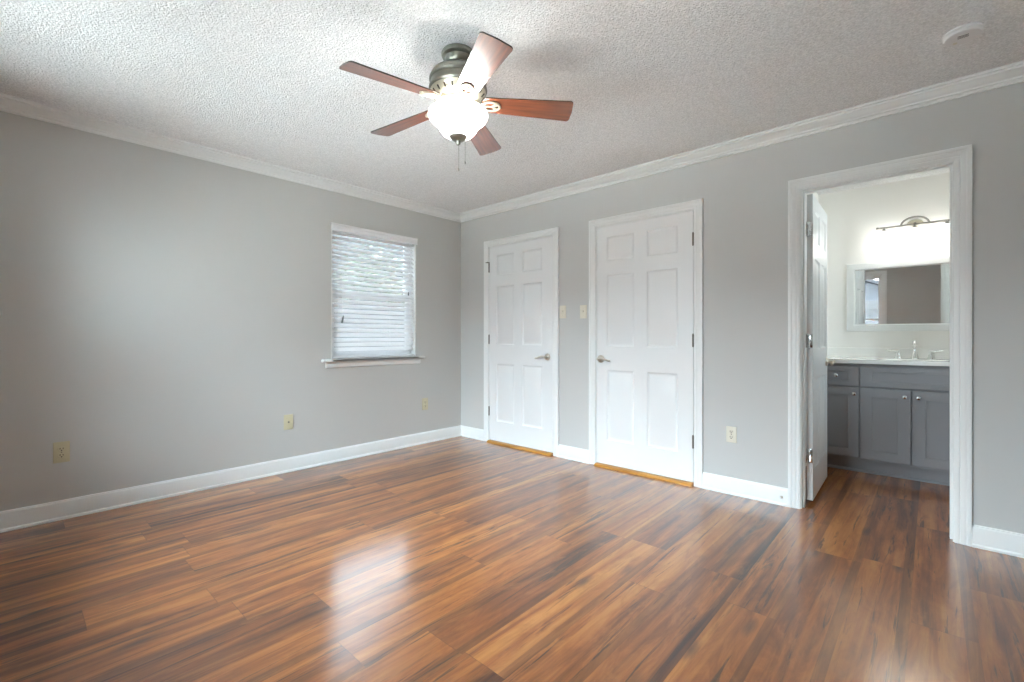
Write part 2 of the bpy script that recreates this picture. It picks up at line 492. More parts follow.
# wall_left with the window hole
WY0, WY1, WZ0, WZ1 = -1.505, -0.603, 0.885, 2.100
bm = bmesh.new()
wall_cells(bm, [YF - ET, WY0, WY1, BY1 + ET], [-0.08, WZ0, WZ1, CH], [(WY0, WY1, WZ0, WZ1)],
           lambda a, b, c, d: box(bm, -ET, 0, a, b, c, d))
struct(obj('wall_left', bm, M_WALL), 'grey painted wall with the blind-covered window', 'wall')

# wall_back with three doorways
JT = 0.018
D1 = (0.452, 1.289); D2 = (1.757, 2.588); D3 = (3.275, 3.975); DH = 2.039
holes = [(a - JT, b + JT, -1, DH + JT) for a, b in (D1, D2, D3)]
us = [-ET] + [u for h in holes for u in h[:2]] + [XR + ET]
bm = bmesh.new()
wall_cells(bm, us, [-0.08, DH + JT, CH], holes, lambda a, b, c, d: box(bm, a, b, 0, WT, c, d))
for f in bm.faces:
    if f.calc_center_median().y > WT - 0.001 : f.material_index = 1
struct(obj('wall_back', bm, [M_WALL, M_BATH]), 'grey painted wall with two closed doors and the open bathroom doorway', 'wall')

# wall_front behind the camera, two windows, the left one added for light
FW = [(0.60, 2.05, 0.60, 2.26), (2.32, 3.22, 0.60, 2.26)]
bm = bmesh.new()
fu = [-ET] + [u for h in FW for u in h[:2]] + [XR + ET]
wall_cells(bm, fu, [-0.08, 0.60, 2.26, CH], FW, lambda a, b, c, d: box(bm, a, b, YF - ET, YF, c, d))
struct(obj('wall_front', bm, M_WALL), 'grey painted wall behind the camera with two tall windows', 'wall')
BW = (0.34, 1.06, 1.02, 2.06)            # window added to brighten the bathroom, unseen on the right
bm = bmesh.new()
wall_cells(bm, [YF - ET, BW[0], BW[1], BY1 + ET], [-0.08, BW[2], BW[3], CH], [BW], lambda a, b, c, d: box(bm, XR, XR + ET, a, b, c, d))
struct(obj('wall_right', bm, M_WALL), 'grey painted wall on the right side of the bedroom', 'wall')
struct(obj('wall_bathroom_back', BX(-ET, XR + ET, BY1, BY1 + ET, -0.08, CH), M_BATH), 'off-white bathroom wall behind the mirror', 'wall')
struct(obj('wall_bathroom_left', BX(BX0 - WT, BX0, WT, BY1, -0.08, CH), M_BATH), 'off-white bathroom wall behind the open door', 'wall')
bm = bmesh.new()
wall_cells(bm, [WT, BW[0], BW[1], BY1], [-0.08, BW[2], BW[3], CH], [BW], lambda a, b, c, d: box(bm, BX1, XR - 0.0005, a, b, c, d))
struct(obj('wall_bathroom_right', bm, M_BATH), 'off-white bathroom wall right of the vanity', 'wall')

# crown moulding, mitred in the corners:  o = away from the wall, h = up (from the ceiling down)
CP = [(0, 0), (0, -0.063), (0.013, -0.063), (0.015, -0.060), (0.015, -0.048), (0.028, -0.047), (0.031, -0.040), (0.045, -0.036), (0.060, -0.030),
      (0.073, -0.023), (0.082, -0.020), (0.086, -0.020), (0.087, -0.010), (0.103, -0.010), (0.107, -0.007), (0.107, 0.0)]
def crown(name, p0, p1, nrm, label):
    bm = bmesh.new(); mould(bm, (*p0, CH), (*p1, CH), (*nrm, 0), (0, 0, 1), CP, -1, -1)
    struct(obj(name, bm, M_TRIM, smooth=25), label, 'crown moulding')
crown('trim_1', (0, YF), (0, 0), (1, 0), 'white crown moulding along the top of the window wall')
crown('trim_2', (0, 0), (XR, 0), (0, -1), 'white crown moulding along the top of the wall with the doors')
crown('trim_3', (XR, 0), (XR, YF), (-1, 0), 'white crown moulding along the right wall')
crown('trim_4', (XR, YF), (0, YF), (0, 1), 'white crown moulding along the wall behind the camera')

# baseboards
BP = [(0, 0), (0.020, 0), (0.020, 0.010), (0.016, 0.016), (0.0135, 0.018), (0.0135, 0.098), (0.0115, 0.104), (0.0085, 0.107), (0.007, 0.113), (0, 0.115)]
def base(name, runs, label):
    bm = bmesh.new()
    for p0, p1, nrm, m0, m1 in runs: mould(bm, (*p0, 0), (*p1, 0), (*nrm, 0), (0, 0, 1), BP, m0, m1)
    return struct(obj(name, bm, M_TRIM, smooth=25), label, 'baseboard')
CW = 0.0635
CW3 = 0.067
base('baseboard_left', [((0, YF), (0, 0), (1, 0), -1, -1)], 'white baseboard under the window wall')
base('baseboard_back', [((0, 0), (D1[0] - 0.006 - CW, 0), (0, -1), -1, 0), ((D1[1] + 0.006 + CW, 0), (D2[0] - 0.006 - CW, 0), (0, -1), 0, 0),
                        ((D2[1] + 0.006 + CW, 0), (D3[0] - 0.006 - CW3, 0), (0, -1), 0, 0), ((D3[1] + 0.006 + CW3, 0), (XR, 0), (0, -1), 0, -1)],
     'white baseboard along the wall with the doors')
base('baseboard_right', [((XR, 0), (XR, YF), (-1, 0), -1, -1)], 'white baseboard along the right wall')
base('baseboard_front', [((XR, YF), (0, YF), (0, 1), -1, -1)], 'white baseboard along the wall behind the camera')

# ------------------------------------------------------------------ doors
def panel_leaf(bm, w, z0, z1, y0, y1, rows, cols):
    """six-panel door: leaf x 0..w, faces at y0 and y1, moulded panels sunk into both faces"""
    xs = sorted({0, w, *[c for cc in cols for c in cc]})
    zs = sorted({z0, z1, *[r for rr in rows for r in rr]})
    for yf, s in ((y0, 1), (y1, -1)):
        grid = {}
        def vert(x, z):
            k = (round(x, 5), round(z, 5))
            if k not in grid: grid[k] = bm.verts.new((x, yf, z))
            return grid[k]
        for xa, xb in zip(xs, xs[1:]):
            for za, zb in zip(zs, zs[1:]):
                q = [vert(xa, za), vert(xb, za), vert(xb, zb), vert(xa, zb)]
                if (xa, xb) in cols and (za, zb) in rows:
                    prev = q
                    for inset, dep in ((0.004, 0.0035), (0.010, 0.0075), (0.014, 0.0085), (0.022, 0.0085), (0.026, 0.0075), (0.046, 0.0030), (0.049, 0.0018)):
                        cur = [bm.verts.new((xa + inset, yf + s * dep, za + inset)), bm.verts.new((xb - inset, yf + s * dep, za + inset)),
                               bm.verts.new((xb - inset, yf + s * dep, zb - inset)), bm.verts.new((xa + inset, yf + s * dep, zb - inset))]
                        for i in range(4): bm.faces.new((prev[i], prev[(i + 1) % 4], cur[(i + 1) % 4], cur[i]))
                        prev = cur
                    bm.faces.new(prev)
                else:
                    bm.faces.new(q)
    # edges of the leaf
    for (xa, za), (xb, zb) in (((0, z0), (w, z0)), ((w, z0), (w, z1)), ((w, z1), (0, z1)), ((0, z1), (0, z0))):
        vs = [bm.verts.new((xa, y0, za)), bm.verts.new((xb, y0, zb)), bm.verts.new((xb, y1, zb)), bm.verts.new((xa, y1, za))]
        bm.faces.new(vs)
    bmesh.ops.remove_doubles(bm, verts=bm.verts[:], dist=1e-5)

ROWS = [(0.228, 0.822), (1.020, 1.622), (1.738, 1.945)]
CASE = [(0, 0), (0, 0.009), (0.004, 0.011), (0.017, 0.0115), (0.020, 0.0095), (0.023, 0.0125), (0.040, 0.0145), (0.044, 0.0125), (0.047, 0.0160), (0.058, 0.0175), (0.0625, 0.0165), (0.0635, 0.014), (0.0635, 0)]

def casing(bm, a, b, yface, ny, w):
    pr = [(o * w / CW, h) for o, h in CASE]
    r = 0.006
    mould(bm, (a - r, yface, 0), (a - r, yface, DH + r), (-1, 0, 0), (0, ny, 0), pr, 0, 1)
    mould(bm, (b + r, yface, 0), (b + r, yface, DH + r), (1, 0, 0), (0, ny, 0), pr, 0, 1)
    mould(bm, (a - r, yface, DH + r), (b + r, yface, DH + r), (0, 0, 1), (0, ny, 0), pr, 1, 1)

def jamb(bm, a, b, stop_y0, stop_y1):
    box(bm, a - JT, a, 0.0005, WT - 0.0005, 0, DH)
    box(bm, b, b + JT, 0.0005, WT - 0.0005, 0, DH)
    box(bm, a - JT, b + JT, 0.0005, WT - 0.0005, DH, DH + JT)
    box(bm, a, a + 0.011, stop_y0, stop_y1, 0, DH, 0.002)
    box(bm, b - 0.011, b, stop_y0, stop_y1, 0, DH, 0.002)
    box(bm, a + 0.011, b - 0.011, stop_y0, stop_y1, DH - 0.011, DH, 0.002)

def lever(x, yface, z, sgn, parent, local=False, ny=-1):
    """brushed lever set: rose, neck and a curved lever reaching to sgn * x"""
    bm = bmesh.new()
    lathe(bm, [(0, 0), (0.033, 0), (0.033, 0.004 * 1), (0.029, 0.009), (0.017, 0.012), (0.012, 0.016), (0.0105, 0.038), (0.0125, 0.044), (0.0125, 0.052), (0, 0.055)] if ny > 0 else
          [(0, 0), (0.033, 0), (0.033, -0.004), (0.029, -0.009), (0.017, -0.012), (0.012, -0.016), (0.0105, -0.038), (0.0125, -0.044), (0.0125, -0.052), (0, -0.055)], (x, yface, z), 28, 'Y')
    y = yface + ny * 0.047
    pts, rs = [], []
    for i in range(9):
        t = i / 8
        pts.append((x + sgn * 0.112 * t, y + ny * 0.004 * math.sin(t * PI), z + 0.007 * math.sin(t * PI * 1.6) - 0.006 * t * t))
        rs.append(0.0100 - 0.0035 * t + 0.0025 * max(0, (t - 0.75) * 4))
    tube(bm, pts, rs, 10)
    return obj('door_handle', bm, M_NICKEL, parent, smooth=40, local=local)

def closed_door(name, a, b, hinge, label, hsgn):
    root = empty(name, ((a + b) / 2, 0, 0))
    struct(root, label, 'door')
    g = 0.003
    w = b - a - 2 * g
    bm = bmesh.new()
    x0 = a + g
    cols = [(0.098, 0.345), (w - 0.365, w - 0.118)] if hinge > 0 else [(0.098, 0.345), (w - 0.375, w - 0.128)]
    panel_leaf(bm, w, 0.024, DH - 0.003, 0.0, 0.035, ROWS, cols)
    bm.transform(Matrix.Translation((x0, 0, 0)))
    obj('door_leaf', bm, M_DOOR, root, smooth=30)
    bm = bmesh.new(); jamb(bm, a, b, 0.0365, 0.075); obj('jamb', bm, M_TRIM, root)
    bm = bmesh.new(); casing(bm, a, b, 0.0, -1, CW); obj('casing', bm, M_TRIM, root, smooth=25)
    xh = b - 0.0015 if hinge > 0 else a + 0.0015
    for z in (1.825, 1.075, 0.325):
        bm = bmesh.new()
        prof = [(0, -0.052), (0.004, -0.050), (0.0045, -0.046), (0.0068, -0.045), (0.0068, -0.0155), (0.0060, -0.015), (0.0068, -0.0145), (0.0068, 0.0145), (0.0060, 0.015), (0.0068, 0.0155), (0.0068, 0.045), (0.0045, 0.046), (0.004, 0.050), (0, 0.052)]
        lathe(bm, prof, (xh, -0.0072, z), 14)
        box(bm, xh - 0.0014, xh + 0.0014, -0.003, 0.030, z - 0.045, z + 0.045)
        obj('hinge', bm, M_HINGE, root, smooth=40)
    lever((b - g - 0.062) if hinge < 0 else (a + g + 0.040), 0.0, 0.913, -1 if hinge < 0 else 1, root)
    bm = bmesh.new()
    mould(bm, (a + 0.0005, WT, 0), (b - 0.0005, WT, 0), (0, -1, 0), (0, 0, 1), [(0, 0), (WT + 0.042, 0), (WT + 0.042, 0.008), (WT + 0.034, 0.016), (WT + 0.020, 0.0205), (0, 0.0205)])
    obj('threshold', bm, M_OAK, root)
    return root

door1 = closed_door('door_1', *D1, -1, 'white six-panel door nearest the corner, hinged on its left', -1)
# hinge-pin door stop on the top hinge of the first door
bm = bmesh.new()
tube(bm, [(0.4535, -0.012, 1.878), (0.474, -0.050, 1.878)], 0.004, 8)
tube(bm, [(0.4535, -0.012, 1.878), (0.436, -0.040, 1.878)], 0.004, 8)
lathe(bm, [(0, -0.004), (0.008, -0.004), (0.008, 0.004), (0, 0.004)], (0.4535, -0.0072, 1.879), 14)
obj('hinge_stop', bm, M_HINGE, door1, smooth=40)
closed_door('door_2', *D2, 1, 'white six-panel door in the middle of the wall, hinged on its right', 1)

# bathroom door, swung open into the bathroom
d3 = empty('door_3', ((D3[0] + D3[1]) / 2, 0, 0))
struct(d3, 'white door standing open into the bathroom with its doorway casing', 'door')
bm = bmesh.new(); jamb(bm, *D3, 0.036, 0.076); obj('jamb', bm, M_TRIM, d3)
bm = bmesh.new(); casing(bm, *D3, 0.0, -1, CW3); obj('casing', bm, M_TRIM, d3, smooth=25)
bm = bmesh.new(); casing(bm, *D3, WT, 1, CW3); obj('bathroom_casing', bm, M_TRIM, d3, smooth=25)
pin = Vector((D3[0] + 0.0005, WT + 0.006, 0))
w3 = D3[1] - D3[0] - 0.006
bm = bmesh.new()
panel_leaf(bm, w3, 0.030, DH - 0.003, -0.041, -0.006, ROWS, [(0.090, 0.300), (w3 - 0.300, w3 - 0.090)])
bm.transform(Matrix.Translation((0.003, 0, 0)))
leaf = obj('door_leaf', bm, M_DOOR, d3, smooth=30, local=True)
leaf.location = pin - Vector(d3.location)
leaf.rotation_euler = (0, 0, R(91.5))
for ny, yf in ((-1, -0.041), (1, -0.006)):
    h = lever(w3 - 0.058, yf, 0.913, -1, leaf, local=True, ny=ny)
for z in (1.812, 1.075, 0.320):
    bm = bmesh.new()
    box(bm, D3[0], D3[0] + 0.0025, 0.078, WT + 0.001, z - 0.045, z + 0.045, 0.001)       # leaf on the jamb
    lathe(bm, [(0, -0.050), (0.004, -0.049), (0.0068, -0.045), (0.0068, 0.045), (0.004, 0.049), (0, 0.050)], (pin.x, pin.y, z), 14)
    box(bm, pin.x + 0.004, pin.x + 0.040, pin.y + 0.0005, pin.y + 0.0035, z - 0.045, z + 0.045, 0.001)   # leaf on the door edge
    for dz in (-0.03, 0.0, 0.03):
        lathe(bm, [(0, -0.0008), (0.0045, -0.0008), (0.003, 0.0), (0, 0.0)], (pin.x + 0.022, pin.y, z + dz), 10, 'Y')
    obj('hinge', bm, M_CHROME, d3, smooth=40)

# ------------------------------------------------------------------ windows
def double_hung(root, axis, a, b, z0, z1, face, out):
    """frame, two sashes with panes; the wall runs along `axis`, the outside lies towards out (-1)"""
    def B(bm, u0, u1, d0, d1, za, zb, bev=0.003):
        d0, d1 = sorted((face + out * d0, face + out * d1))
        if axis == 'Y': box(bm, d0, d1, u0, u1, za, zb, bev)
        else: box(bm, u0, u1, d0, d1, za, zb, bev)
    def rect(bm, u0, u1, za, zb, t, d0, d1):
        B(bm, u0, u0 + t, d0, d1, za, zb); B(bm, u1 - t, u1, d0, d1, za, zb)
        B(bm, u0 + t, u1 - t, d0, d1, za, za + t); B(bm, u0 + t, u1 - t, d0, d1, zb - t, zb)
    bm = bmesh.new()
    e = 0.001
    B(bm, a + e, a + 0.012, 0.002, 0.075, z0 + e, z1 - e, 0.0); B(bm, b - 0.012, b - e, 0.002, 0.075, z0 + e, z1 - e, 0.0); B(bm, a + 0.012, b - 0.012, 0.002, 0.075, z1 - 0.012, z1 - e, 0.0)
    obj('window_return', bm, M_TRIM, root)
    bm = bmesh.new(); rect(bm, a + e, b - e, z0 + 0.012, z1 - e, 0.032, 0.076, ET - 0.002)
    obj('window_frame', bm, M_VINYL, root)
    zm = (z0 + z1) / 2
    for (za, zb, d0) in ((z0 + 0.044, zm + 0.018, 0.082), (zm - 0.018, z1 - 0.033, 0.108)):
        bm = bmesh.new(); rect(bm, a + 0.033, b - 0.033, za, zb, 0.036, d0, d0 + 0.024)
        s = obj('sash', bm, M_VINYL, root)
        bm = bmesh.new(); B(bm, a + 0.067, b - 0.067, d0 + 0.010, d0 + 0.014, za + 0.034, zb - 0.034, 0)
        obj('window_pane', bm, M_GLASS, s)

w1 = empty('window_1', (0, (WY0 + WY1) / 2, WZ0))
struct(w1, 'white sash window in the left wall, behind the white blind', 'window')
double_hung(w1, 'Y', WY0, WY1, WZ0, WZ1, 0.0, -1)
bm = bmesh.new()
box(bm, -0.074, 0.048, WY0 + 0.001, WY1 - 0.001, 0.8855, 0.906, 0)
box(bm, 0.0005, 0.048, -1.595, -0.525, 0.8815, 0.906, 0.005, seg=3)
obj('window_sill', bm, M_TRIM, w1)
bm = bmesh.new()
mould(bm, (0, -1.556, 0.881), (0, -0.560, 0.881), (1, 0, 0), (0, 0, 1), [(0, 0), (0.019, 0), (0.019, -0.008), (0.015, -0.014), (0.015, -0.040), (0.012, -0.048), (0.004, -0.053), (0, -0.053)])
obj('apron', bm, M_TRIM, w1, smooth=25)

for i, (a, b, c, d) in enumerate(FW):
    r = empty('window_%d' % (i + 2), ((a + b) / 2, YF, c))
    struct(r, ['tall sash window in the wall behind the camera, left of the two', 'tall sash window behind the camera that shows in the bathroom mirror'][i], 'window')
    double_hung(r, 'X', a, b, c, d, YF, -1)
    bm = bmesh.new(); box(bm, a - 0.07, b + 0.07, YF + 0.0005, YF + 0.045, c - 0.020, c, 0.004)
    obj('window_sill', bm, M_TRIM, r)
    bm = bmesh.new()
    pr = [(o, h) for o, h in CASE]
    mould(bm, (a, YF, c), (a, YF, d), (-1, 0, 0), (0, 1, 0), pr, 0, 1)
    mould(bm, (b, YF, c), (b, YF, d), (1, 0, 0), (0, 1, 0), pr, 0, 1)
    mould(bm, (a, YF, d), (b, YF, d), (0, 0, 1), (0, 1, 0), pr, 1, 1)
    obj('casing', bm, M_TRIM, r, smooth=25)

w4 = empty('window_4', (BX1, (BW[0] + BW[1]) / 2, BW[2]))
struct(w4, 'sash window in the bathroom wall right of the vanity', 'window')
double_hung(w4, 'Y', *BW, BX1 + 0.025, 1)
bm = bmesh.new(); box(bm, BX1 - 0.035, BX1 - 0.0005, BW[0] - 0.05, BW[1] + 0.05, BW[2] - 0.020, BW[2], 0.004); obj('window_sill', bm, M_TRIM, w4)

# sky portals in the window openings: they only guide sampling of the sky light
def portal(name, loc, rot, sx, sy):
    ld = bpy.data.lights.new(name, 'AREA'); ld.shape = 'RECTANGLE'; ld.size = sx; ld.size_y = sy
    ld.cycles.is_portal = True
    o = bpy.data.objects.new(name, ld); COL.objects.link(o); o.location = loc; o.rotation_euler = rot
portal('sky_portal_left', (-ET - 0.01, (WY0 + WY1) / 2, (WZ0 + WZ1) / 2), (0, -PI / 2, 0), WZ1 - WZ0, WY1 - WY0)
portal('sky_portal_bathroom', (XR + ET + 0.01, (BW[0] + BW[1]) / 2, (BW[2] + BW[3]) / 2), (0, PI / 2, 0), BW[3] - BW[2], BW[1] - BW[0])
for i, (a, b, c, d) in enumerate(FW):
    portal('sky_portal_front', ((a + b) / 2, YF - ET - 0.01, (c + d) / 2), (PI / 2, 0, 0), b - a, d - c)

# ================================================================== things
# ------------------------------------------------------------------ window blind
bl = empty('window_blind', (-0.03, (WY0 + WY1) / 2, 2.09))
tag(bl, 'white horizontal slat blind hanging in the window of the left wall', 'blind')
by0, by1 = WY0 + 0.016, WY1 - 0.016
bm = bmesh.new()
box(bm, -0.060, -0.006, by0, by1, 2.046, 2.086, 0.002)
obj('headrail', bm, M_BLIND, bl)
bm = bmesh.new()
VP = [(0, 0), (0.010, 0), (0.013, 0.006), (0.010, 0.014), (0.010, 0.046), (0.014, 0.054), (0.014, 0.064), (0, 0.064)]
mould(bm, (0.0012, WY0 - 0.004, 2.038), (0.0012, WY1 + 0.008, 2.038), (1, 0, 0), (0, 0, 1), VP)
obj('valance', bm, M_BLIND, bl, smooth=25)
SLAT_TILT = R(45)
bm = bmesh.new()
nsl = 25
z_top, pitch = 2.024, 0.0432
for i in range(nsl):
    zc = z_top - i * pitch
    pts = []
    for s in range(6):                                # gently crowned slat
        q = (s / 5 - 0.5) * 0.050
        hgt = 0.0026 * (1 - (q / 0.025) ** 2)
        pts.append((q * math.cos(SLAT_TILT) - hgt * math.sin(SLAT_TILT), -q * math.sin(SLAT_TILT) + hgt * math.cos(SLAT_TILT)))
    for dz0, dz1 in ((0, 0.0028),):
        top = [[bm.verts.new((-0.033 + px, y, zc + pz + dz1)) for px, pz in pts] for y in (by0, by1)]
        bot = [[bm.verts.new((-0.033 + px, y, zc + pz + dz0)) for px, pz in pts] for y in (by0, by1)]
        for s in range(5):
            bm.faces.new((top[0][s], top[0][s + 1], top[1][s + 1], top[1][s]))
            bm.faces.new((bot[0][s], bot[0][s + 1], bot[1][s + 1], bot[1][s]))
        for s in (0, 5):
            bm.faces.new((top[0][s], bot[0][s], bot[1][s], top[1][s]))
        for e in (0, 1):
            for s in range(5):
                bm.faces.new((top[e][s], top[e][s + 1], bot[e][s + 1], bot[e][s]))
obj('slats', bm, M_BLIND, bl, smooth=40)
obj('bottom_rail', BX(-0.058, -0.008, by0, by1, 0.912, 0.932, 0.004), M_BLIND, bl)
for yy in (-1.435, -1.235, -0.905, -0.665):
    bm = bmesh.new()
    for xx in (-0.057, -0.009): tube(bm, [(xx, yy, 2.046), (xx, yy, 0.925)], 0.0011, 6)
    obj('ladder_cord', bm, M_CORD, bl)
bm = bmesh.new(); tube(bm, [(0.004, -1.397, 2.04), (0.004, -1.397, 1.285)], 0.0012, 6)
c = obj('lift_cord', bm, M_CORD, bl)
bm = bmesh.new(); tube(bm, [(0.004, -1.392, 1.290), (0.005, -1.397, 1.265), (0.008, -1.408, 1.225)], [0.004, 0.007, 0.009], 10)
obj('tassel', bm, M_RUBBER, c, smooth=40)
bm = bmesh.new(); tube(bm, [(0.004, -0.700, 2.04), (0.004, -0.700, 1.555)], 0.0012, 6)
c = obj('tilt_cord', bm, M_CORD, bl)
bm = bmesh.new(); lathe(bm, [(0, 0.018), (0.004, 0.018), (0.006, -0.010), (0.0075, -0.020), (0, -0.021)], (0.004, -0.700, 1.535), 10)
obj('tassel', bm, M_RUBBER, c, smooth=40)

# ------------------------------------------------------------------ ceiling fan
FX, FY = 2.238, -1.989
fan = empty('ceiling_fan', (FX, FY, CH))
tag(fan, 'five-blade ceiling fan with a frosted bowl light, mounted close to the ceiling', 'ceiling fan')
def flathe(name, prof, m, parent=fan, seg=48, smooth=35):
    bm = bmesh.new(); lathe(bm, prof, (FX, FY, 0), seg); return obj(name, bm, m, parent, smooth=smooth)
flathe('canopy', [(0, 2.440), (0.074, 2.440), (0.078, 2.436), (0.079, 2.426), (0.076, 2.419), (0.068, 2.415), (0.062, 2.412), (0.060, 2.400), (0.056, 2.388), (0.050, 2.382), (0, 2.381)], M_PEWTER)
flathe('neck', [(0, 2.383), (0.046, 2.383), (0.046, 2.372), (0.052, 2.367), (0.056, 2.362), (0, 2.361)], M_PEWTER)
flathe('motor_housing', [(0, 2.364), (0.052, 2.364), (0.075, 2.360), (0.104, 2.350), (0.122, 2.336), (0.129, 2.322), (0.129, 2.316), (0.134, 2.313), (0.136, 2.306), (0.133, 2.299), (0.129, 2.297), (0.131, 2.280), (0.136, 2.272), (0.137, 2.262), (0.132, 2.254), (0, 2.253)], M_PEWTER)
mb = flathe('motor_plate', [(0, 2.2535), (0.130, 2.2535), (0.127, 2.245), (0.112, 2.228), (0.098, 2.219), (0.086, 2.215), (0, 2.214)], M_CREAMET)
for i in range(20):
    a = 2 * PI * i / 20
    bm = bmesh.new()
    tube(bm, [(FX + r * math.cos(a), FY + r * math.sin(a), z - 0.001) for r, z in ((0.124, 2.2425), (0.117, 2.2355), (0.110, 2.2285))], 0.0042, 6)
    obj('vent_slot', bm, M_SLOT, mb)
flathe('switch_housing', [(0, 2.216), (0.068, 2.216), (0.070, 2.210), (0.062, 2.203), (0.058, 2.198), (0.058, 2.172), (0.062, 2.166), (0.072, 2.163), (0.074, 2.157), (0.070, 2.152), (0, 2.151)], M_CREAMET)
bowl_p = [(r * 0.985, 2.160 - (2.160 - z) * 0.90) for r, z in ((0.076, 2.159), (0.120, 2.1600), (0.134, 2.1580), (0.1405, 2.1520), (0.1420, 2.1420), (0.1390, 2.1300), (0.1300, 2.1160), (0.1160, 2.1040), (0.1020, 2.0920),
          (0.0930, 2.0780), (0.0860, 2.0620), (0.0740, 2.0460), (0.0560, 2.0340), (0.0300, 2.0290), (0.0, 2.0285))]
bm = bmesh.new(); lathe(bm, bowl_p, (FX, FY, 0), 56, cap=False)
bowl = obj('light_bowl', bm, M_BOWL, fan, smooth=60)
cap_ = flathe('finial_cap', [(r, z + 0.012) for r, z in ((0, 2.0335), (0.042, 2.0345), (0.0425, 2.0310), (0.036, 2.0220), (0.026, 2.0145), (0.011, 2.0120), (0.0095, 2.0060), (0.011, 2.0010), (0.008, 1.9950), (0.002, 1.9920), (0, 1.9920))], M_PEWTER)
for dx, dy, z0, z1 in ((0.002, 0.002, 2.005, 1.897), (0.024, 0.022, 2.035, 1.930)):
    bm = bmesh.new(); tube(bm, [(FX + dx, FY + dy, z0), (FX + dx, FY + dy, z1)], 0.0011, 6)
    ch = obj('pull_chain', bm, M_PEWTER, fan)
    bm = bmesh.new(); lathe(bm, [(0, 0), (0.0022, -0.001), (0.0026, -0.008), (0.0018, -0.014), (0, -0.015)], (FX + dx, FY + dy, z1), 8)
    obj('pull_fob', bm, M_PEWTER, ch, smooth=40)
# blades
BL0, BL1, ZB = 0.112, 0.543, 2.2050
def blade_outline():
    pts = []
    def hw(x): return 0.045 + (0.0670 - 0.045) * ((x - BL0) / (BL1 - BL0)) ** 0.9
    for i in range(7):                                # rounded root
        a = PI / 2 + PI * i / 6
        pts.append((BL0 + 0.020 + 0.020 * math.cos(a), hw(BL0) * math.sin(a) if abs(math.sin(a)) < 1 else hw(BL0) * math.sin(a)))
    lo = [(BL0 + 0.04 + (BL1 - 0.05 - BL0) * t / 6, 0) for t in range(6)]
    side = [(x, -hw(x)) for x, _ in lo]
    r = 0.016
    tip = []
    for i in range(5):
        a = -PI / 2 + PI / 2 * i / 4
        tip.append((BL1 - r + r * math.cos(a) - 0.004, -hw(BL1) + r + r * math.sin(a)))
    mid = [(BL1 + 0.000, 0.0)]
    tip2 = [(x, -y) for x, y in reversed(tip)]
    side2 = [(x, -y) for x, y in reversed(side)]
    return pts + side + tip + mid + tip2 + side2
def make_blade():
    root_loc = V(0, 0, ZB - CH)
    ol = blade_outline()
    th = 0.0055
    bm = bmesh.new()
    top = [bm.verts.new((x, y, th / 2)) for x, y in ol]
    bot = [bm.verts.new((x, y, -th / 2)) for x, y in ol]
    bm.faces.new(top); bm.faces.new(list(reversed(bot)))
    n = len(ol)
    for i in range(n):
        f = bm.faces.new((top[i], bot[i], bot[(i + 1) % n], top[(i + 1) % n])); f.material_index = 1
    bm.transform(Matrix.Rotation(R(BLADE_PITCH), 4, 'X'))
    b = obj('blade', bm, [M_BLADE, M_EDGE], fan, local=True)
    b.location = root_loc
    # cast blade iron: curved arm from the motor plate with an oval medallion under the blade root
    rot = Matrix.Rotation(R(BLADE_PITCH), 4, 'X')
    bm = bmesh.new()
    tube(bm, [(0.060, 0.0, 0.013), (0.080, 0.0, 0.010), (0.095, 0.001, 0.002), (0.108, 0.001, -0.006), (0.120, 0.0, -0.008)], [0.014, 0.012, 0.010, 0.011, 0.013], 10, flat=0.55)
    ring = [rot @ V(0.155 + 0.041 * math.cos(2 * PI * i / 28), 0.028 * math.sin(2 * PI * i / 28), -0.0072) for i in range(28)]
    tube(bm, ring, 0.0062, 8, closed=True, flat=0.8)
    for a in (0.5, -0.5, PI):
        tube(bm, [rot @ V(0.155, 0, -0.0078), rot @ V(0.155 + 0.040 * math.cos(a), 0.027 * math.sin(a), -0.0078)], 0.0046, 8, flat=0.8)
    for px, py in ((0.132, 0.0), (0.173, 0.014), (0.173, -0.014)):
        c0 = rot @ V(px, py, -0.008)
        lathe(bm, [(0, -0.004), (0.005, -0.0035), (0.0062, 0.001), (0, 0.001)], c0, 10)
    ir = obj('blade_iron', bm, M_CREAMET, b, smooth=40, local=True)
    return b
BLADE_PITCH = -13.0
b0 = make_blade()
A0 = 2.69178764 + PI
for i in range(5):
    if i == 0: b = b0
    else:
        b = b0.copy(); COL.objects.link(b); b.parent = fan
        for ch in list(b0.children):
            c = ch.copy(); COL.objects.link(c); c.parent = b
    b.rotation_euler = (0, R(2.5), A0 + i * 2 * PI / 5)
# the lamp inside the bowl
ld = bpy.data.lights.new('fan_bulb', 'POINT'); ld.energy = FAN_W; ld.color = (1.0, 0.985, 0.96); ld.shadow_soft_size = 0.07
lo = bpy.data.objects.new('fan_bulb', ld); COL.objects.link(lo); lo.parent = fan; lo.location = (0, 0, 2.105 - CH)

